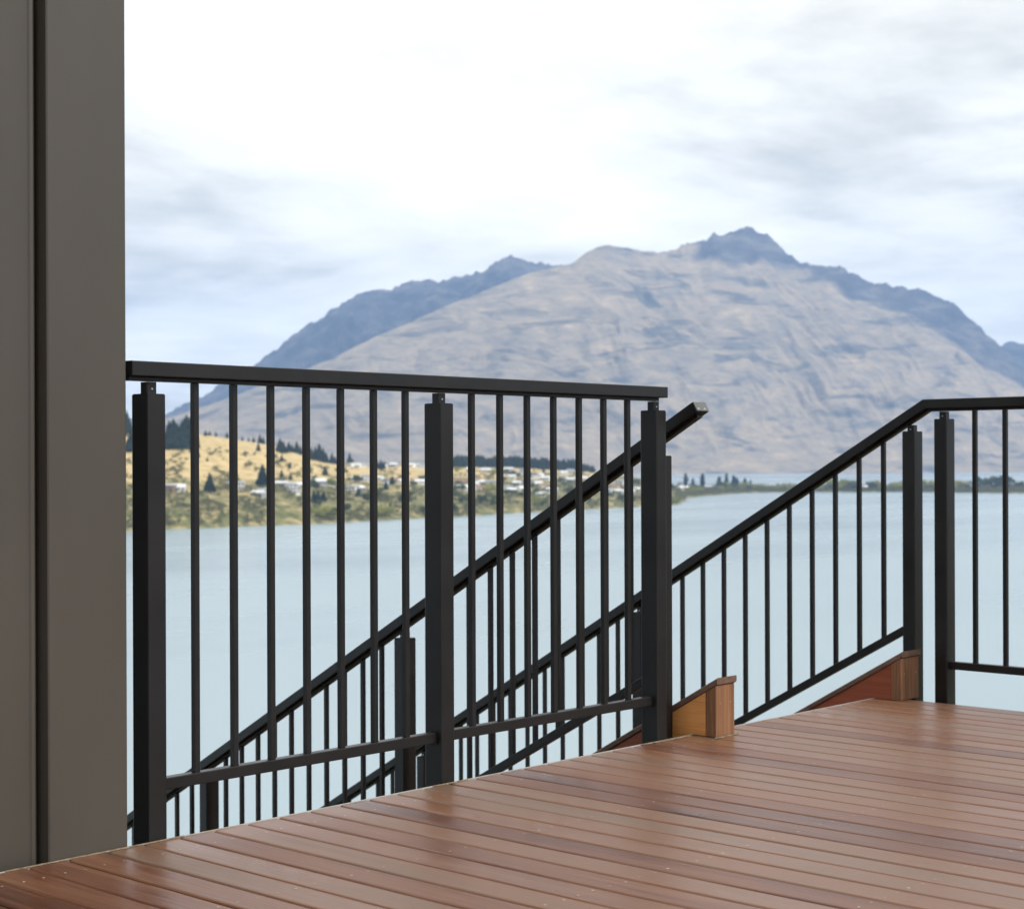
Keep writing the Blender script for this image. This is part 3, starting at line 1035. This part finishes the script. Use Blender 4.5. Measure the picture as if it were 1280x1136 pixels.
protos = {
    'pine': [tree_proto('pine_tree', 'pine', M_PINE, 420) for _ in range(3)],
    'poplar': [tree_proto('poplar_tree', 'poplar', M_PINE, 300) for _ in range(2)],
    'broad': [tree_proto('broadleaf_tree', 'broad', M_LEAF, 420) for _ in range(3)],
    'willow': [tree_proto('willow_tree', 'broad', M_WILLOW, 420) for _ in range(3)],
}
used = set()


def copy_tree(root):
    r = root.copy()
    col.objects.link(r)
    for ch in root.children:
        c = ch.copy()
        col.objects.link(c)
        c.parent = r
    return r


def put(kind, p, h, wide, label, cat, group):
    root = random.choice(protos[kind])
    o = root if root.name not in used else copy_tree(root)
    used.add(root.name)
    o.location = tuple(p)
    o.scale = (h * wide, h * wide, h)
    o.rotation_euler = (0, 0, random.uniform(0, 6.28))
    tag(o, label, cat, group)
    return o


# pines on the golden hill, given as (photo column, foot row, height in metres)
for x, y, h in [(212, 560, 36), (217, 561, 40), (222, 561, 33), (227, 561, 37), (233, 560, 44), (238, 560, 40), (243, 561, 30), (158, 545, 34), (162, 565, 22), (166, 563, 30),
                (257, 545, 9), (262, 544, 8), (270, 545, 9), (284, 547, 10), (303, 551, 8), (311, 552, 7), (317, 552, 9), (325, 552, 16), (329, 552, 12), (323, 564, 13),
                (262, 616, 23), (328, 607, 26), (332, 602, 12), (350, 566, 22), (354, 567, 19), (361, 566, 17), (365, 566, 14), (371, 567, 20), (376, 568, 15), (389, 575, 20), (394, 576, 22), (399, 577, 30), (404, 578, 24),
                (408, 579, 18), (415, 580, 19), (419, 580, 14), (437, 582, 24), (441, 583, 14), (471, 586, 16), (476, 587, 18), (480, 586, 14), (352, 597, 11), (363, 600, 9), (240, 566, 10), (248, 572, 8), (352, 577, 10),
                (222, 594, 5), (259, 577, 6), (306, 569, 6), (362, 586, 9), (392, 628, 15), (397, 630, 17), (404, 627, 13)]:
    p, F = on_peninsula(x, y)
    if 205 < x < 245 and y < 562 and h > 25:
        lab, grp = 'tall dark pine in the dense clump on the crest of the golden hill', 'dense pine clump'
    elif x < 170:
        lab, grp = 'dark pine in the loose trio high on the golden hill beyond the dense clump', 'loose pine trio'
    elif (x, y) == (262, 616):
        lab, grp = 'lone broad pine where the golden grass meets the lower scrub', None
    elif (x, y) == (328, 607):
        lab, grp = 'tall lone pine above a white house at the foot of the golden grass', None
    elif (x, y) == (323, 564):
        lab, grp = 'single pine standing just below the skyline of the golden hill', None
    elif y < 553 and x < 335:
        lab, grp = ('small dark pine on the bare skyline of the golden hill', 'small skyline pines') if h < 11 else ('medium pine rising above the small ones on the bare skyline', 'medium skyline pines')
    elif 345 < x < 380 and y < 570:
        lab, grp = 'dark pine in the upper row along the falling crest of the golden hill', 'upper row of crest pines'
    elif 385 < x < 425 and y < 585:
        lab, grp = 'dark pine in the lower row where the golden crest meets the village', 'lower row of crest pines'
    elif y > 620:
        lab, grp = 'dark conifer in the scrub just above the lake shore', 'conifers in the shore scrub'
    elif x > 430:
        lab, grp = 'dark pine beside the houses at the end of the golden crest', 'pines by the crest houses'
    else:
        lab, grp = 'very small dark pine alone on the open golden slope', 'scattered small pines'
    put('pine', p, h * 0.9, random.uniform(0.85, 1.25), lab, 'tree', grp)

# far trees on the low point to the right
L_POP = 'tall narrow dark tree rising above the low wooded point'
for x, y, h in [(857, 609, 30), (866, 609, 20), (878, 610, 32), (899, 609, 25), (908, 609, 33), (917, 608, 27), (921, 608, 22), (931, 609, 22), (938, 609, 18), (1058, 609, 18)]:
    p, F = on_peninsula(x, y)
    put('poplar', p, h * 0.85, random.uniform(1.0, 1.7), L_POP, 'tree', 'tall dark trees on the low point')
for x, y, h in [(1222, 611, 24), (1231, 611, 22), (1243, 611, 27), (1251, 611, 28), (1260, 611, 24), (1270, 611, 14), (1277, 611, 15), (1208, 611, 13), (1200, 611, 11)]:
    p, F = on_peninsula(x, y)
    put('broad', p, h, random.uniform(0.75, 1.0), 'round dark green tree near the end of the low point', 'tree', 'round trees near the end of the low point')
for x in np.arange(850, 1200, 4.0):
    xx = x + random.uniform(-2, 2)
    if min(abs(xx - q) for q in (853, 887, 895, 1084, 1020)) < 4.5:
        continue
    y = np.interp(xx, [850, 884, 930, 1000, 1200], [619, 616.5, 614, 613.2, 613.5]) - random.uniform(0, 1.2)
    p, F = on_peninsula(xx, y)
    wl = random.random() < 0.72
    big = random.random() < 0.35
    size = 'tall' if big else 'low'
    put('willow' if wl else 'broad', p, random.uniform(16, 23) if big else random.uniform(8, 14), random.uniform(0.8, 1.25),
        f"{size} {'yellow green' if wl else 'mid green'} tree along the shore of the low wooded point", 'tree', f"{size} {'yellow green' if wl else 'mid green'} shore trees")
L_BRO = 'leafy green tree among the houses of the lakeside village'
vill = [(random.uniform(380, 842), random.random()) for _ in range(95)]
for x, q in vill:
    top, bot = interp(x, [(380, 594), (450, 592), (560, 588), (740, 592), (842, 606)]), interp(x, SHORE)
    bot = eye_y(x) + (CAM_H - LAKE_Z) / bot * FPX - 4
    p, F = on_peninsula(x, top + (bot - top) * q)
    k = random.random()
    put('broad' if k < 0.62 else ('willow' if k < 0.78 else 'pine'), p, random.uniform(6, 13), random.uniform(0.9, 1.4), L_BRO if k < 0.62 else ('bright yellow green tree among the lakeside village houses' if k < 0.78 else 'dark conifer among the houses of the lakeside village'), 'tree', ('leafy trees in the lakeside village' if k < 0.62 else ('yellow trees in the lakeside village' if k < 0.78 else 'conifers in the lakeside village')))
for x, y, h in [(614, 616, 13), (609, 616, 10), (669, 631, 12), (673, 633, 11), (476, 600, 8), (410, 648, 13), (404, 648, 11), (476, 646, 13), (482, 646, 12), (486, 645, 10), (842, 630, 9), (846, 630, 7)]:
    p, F = on_peninsula(x, y)
    put('willow', p, h, 1.25, 'bright yellow green tree among the lakeside village houses' if x < 800 else 'small tree on the tip of the shore below the village', 'tree', 'yellow trees in the lakeside village' if x < 800 else 'small trees on the shore tip')

# houses
def house_proto(w, d, h, roof, mw, mr):
    root = empty('hillside_house')
    hw, hd = w / 2, d / 2
    wl = box('wall', -hw, hw, -hd, hd, -3, h, mw, root)
    if roof == 'gable':
        Vv = [(-hw - .4, -hd - .5, h), (hw + .4, -hd - .5, h), (hw + .4, hd + .5, h), (-hw - .4, hd + .5, h), (-hw - .4, 0, h + d * 0.3), (hw + .4, 0, h + d * 0.3)]
        Ff = [(0, 1, 5, 4), (2, 3, 4, 5), (0, 4, 3), (1, 2, 5), (3, 2, 1, 0)]
    else:
        Vv = [(-hw - .6, -hd - .6, h), (hw + .6, -hd - .6, h), (hw + .6, hd + .6, h), (-hw - .6, hd + .6, h), (-hw - .6, -hd - .6, h + .9), (hw + .6, -hd - .6, h + .5), (hw + .6, hd + .6, h + 1.3), (-hw - .6, hd + .6, h + 1.7)]
        Ff = [(3, 2, 1, 0), (4, 5, 6, 7), (0, 1, 5, 4), (1, 2, 6, 5), (2, 3, 7, 6), (3, 0, 4, 7)]
    fix_normals(mesh_obj('roof', Vv, Ff, mr, root))
    nw = max(2, int(w / 4))
    for i in range(nw):
        cx = -hw + w * (i + 0.5) / nw
        for lev in range(max(1, int(h / 3))):
            box('window', cx - 1.1, cx + 1.1, -hd - 0.06, -hd + 0.05, 0.6 + lev * 2.9, 2.4 + lev * 2.9, M_PANE, root)
    return root


def paint(name, c, rough=0.6):
    m, t, b = mat(name)
    n = noise(t, world_coords(t), 0.6, 4)
    t.links.new(ramp(t, n, [(0.3, tuple(q * 0.88 for q in c)), (0.7, c)]).outputs[0], b.inputs['Base Color'])
    b.inputs['Roughness'].default_value = rough
    return m


M_PANE = paint('window glass', (0.04, 0.05, 0.06), 0.1)
WHITE, CREAM, GREY, BROWN = paint('white render', (0.8, 0.79, 0.76)), paint('cream render', (0.68, 0.60, 0.46)), paint('grey boards', (0.33, 0.34, 0.35)), paint('brown brick', (0.26, 0.17, 0.12))
R_WHITE, R_GREY, R_DARK, R_RED = paint('pale metal roof', (0.74, 0.75, 0.75), 0.4), paint('grey metal roof', (0.38, 0.40, 0.43), 0.4), paint('charcoal roof', (0.09, 0.095, 0.105)), paint('brown tile roof', (0.28, 0.15, 0.10))
HP = [(house_proto(14, 9, 3.4, 'gable', WHITE, R_WHITE), 'white house with a pale roof', 'white houses with pale roofs'),
      (house_proto(12, 9, 6.0, 'flat', WHITE, R_GREY), 'tall white flat-roofed house', 'tall white flat-roofed houses'),
      (house_proto(15, 8, 3.6, 'gable', CREAM, R_RED), 'cream house with a brown roof', 'cream houses with brown roofs'),
      (house_proto(13, 9, 3.8, 'gable', GREY, R_WHITE), 'grey boarded house with a pale roof', 'grey houses with pale roofs'),
      (house_proto(13, 9, 4.2, 'gable', WHITE, R_DARK), 'white house with a charcoal roof', 'white houses with charcoal roofs'),
      (house_proto(11, 8, 5.6, 'flat', BROWN, R_GREY), 'brown brick house with a grey roof', 'brown houses with grey roofs')]
hused = set()


def put_house(x, y, i=None, s=1.0):
    i = random.choices(range(6), (5, 3, 2, 3, 2, 1))[0] if i is None else i
    root, lab, grp = HP[i]
    o = root if i not in hused else copy_tree(root)
    hused.add(i)
    p, F = on_peninsula(x, y)
    o.location = (p[0], p[1], p[2] + 0.5)
    o.scale = (s * random.uniform(0.8, 1.2), s * random.uniform(0.85, 1.15), s * random.uniform(0.85, 1.15))
    o.rotation_euler = (0, 0, TH - math.pi / 2 + random.uniform(-0.6, 0.6))
    where = 'on the low wooded point' if x > 845 else ('at the foot of the golden hill' if x < 380 else ('on the golden crest' if x < 540 and y < 590 else 'in the lakeside village'))
    tag(o, f'{lab} {where}', 'house', f'{grp} {where}')


spots = [(212, 615), (222, 614), (292, 611), (299, 612), (323, 621), (330, 620), (352, 608), (363, 613), (370, 609), (367, 617), (393, 606), (400, 606), (413, 606), (440, 615), (449, 614), (446, 601), (457, 601), (485, 605), (497, 603), (505, 604), (474, 600),
         (513, 580), (520, 583), (527, 586), (492, 582), (500, 581), (479, 572), (437, 574), (445, 577), (452, 579), (517, 604), (525, 605), (575, 604), (583, 608), (588, 590), (592, 608), (602, 613), (612, 591), (621, 591), (606, 590), (636, 589), (634, 594), (640, 598), (650, 596), (655, 592), (661, 594),
         (668, 598), (675, 597), (682, 600), (690, 597), (704, 593), (713, 592), (720, 594), (705, 602), (712, 603), (719, 602), (672, 607), (678, 609), (685, 617), (676, 620), (690, 615), (635, 613), (640, 616), (654, 614), (660, 603), (645, 607), (596, 601), (604, 606), (612, 607), (620, 608), (578, 612), (586, 613),
         (728, 600), (735, 604), (742, 600), (748, 606), (755, 611), (762, 605), (768, 610), (776, 606), (783, 612), (790, 608), (797, 614), (745, 614), (760, 618), (773, 617), (787, 618), (812, 614), (822, 613)]
for x, y in spots:
    put_house(x, y)
for x, y in [(851, 611.5), (856, 612), (885, 610.5), (890, 610.5), (896, 611), (903, 610), (924, 611), (947, 609.5), (957, 609.5), (966, 610), (978, 610), (986, 610), (1052, 610), (1081, 611), (1087, 611), (1096, 610.5), (1020, 610.5), (1034, 610), (1118, 610.5)]:
    put_house(x, y, s=0.95)

# pine wood behind the village: one dark mass
def mass(name, pts, heights, kind, material, label, npt, smin=0.9):
    VV, FF, off = [], [], 0
    for p, h in zip(pts, heights):
        q, s = crown_points(kind, npt)
        v, f = leaves(q, s * (2.0 if npt < 100 else 1.3))
        w = random.uniform(0.9, 1.5)
        v = v * [h * w, h * w, h] + p
        VV.append(v)
        FF.append(f + off)
        off += len(v)
    o = np_mesh(name, np.concatenate(VV), np.concatenate(FF), material, None, smooth=False)
    return tag(o, label, None, None, 'stuff')


pts, hs = [], []
for _ in range(330):
    x = random.uniform(566, 742)
    rf = float(interp(x, RIDGE_F))
    F = rf * random.uniform(0.965, 1.03)
    pts.append(place(x, F, float(pen_z(np.array([x]), np.array([F]))[0])))
    hs.append(random.uniform(13, 22) * (1.0 if x < 725 else 0.7))
mass('pine_wood', pts, hs, 'pine', M_PINE, 'dark pine wood along the ridge behind the village', 90)

pts, hs = [], []
while len(pts) < 5200:
    x = random.uniform(60, 1290)
    sh, rf = float(interp(x, SHORE)), float(interp(x, RIDGE_F))
    left = x < 845
    tmax = 0.62 if x < 380 else (0.8 if left else 1.0)
    tq = random.random() ** 1.5 * tmax
    F = sh + 4 + (rf - sh) * tq
    if left and float(fbm(np.array([x * 0.03]), np.array([F * 0.012]), 3)[0]) < -0.12 + 0.25 * (tq / tmax):
        continue
    pts.append(place(x, F, float(pen_z(np.array([x]), np.array([F]))[0]) - 0.3))
    hs.append(random.uniform(2.2, 6.0) if left else random.uniform(3.0, 7.5))
mass('lakeside_scrub', pts, hs, 'broad', M_SCRUB, 'olive green scrub covering the lower slopes across the lake', 26)

# a moored boat off the tip
bt = empty('moored_boat')
p = place(853, 2450, LAKE_Z)
bt.location = tuple(p)
bt.rotation_euler = (0, 0, 0.4)
tag(bt, 'small white moored boat off the tip of the shore', 'boat')
hull = [(-4, -1.2, 0.9), (2, -1.3, 1.0), (4.6, 0, 1.3), (2, 1.3, 1.0), (-4, 1.2, 0.9), (-3.6, -0.7, -0.3), (1.6, -0.7, -0.3), (3.4, 0, -0.2), (1.6, 0.7, -0.3), (-3.6, 0.7, -0.3)]
fix_normals(mesh_obj('hull', hull, [(0, 1, 2, 3, 4), (9, 8, 7, 6, 5), (0, 5, 6, 1), (1, 6, 7, 2), (2, 7, 8, 3), (3, 8, 9, 4), (4, 9, 5, 0)], WHITE, bt))
box('cabin', -1.6, 1.4, -0.8, 0.8, 0.98, 2.1, GREY, bt, 0.1)
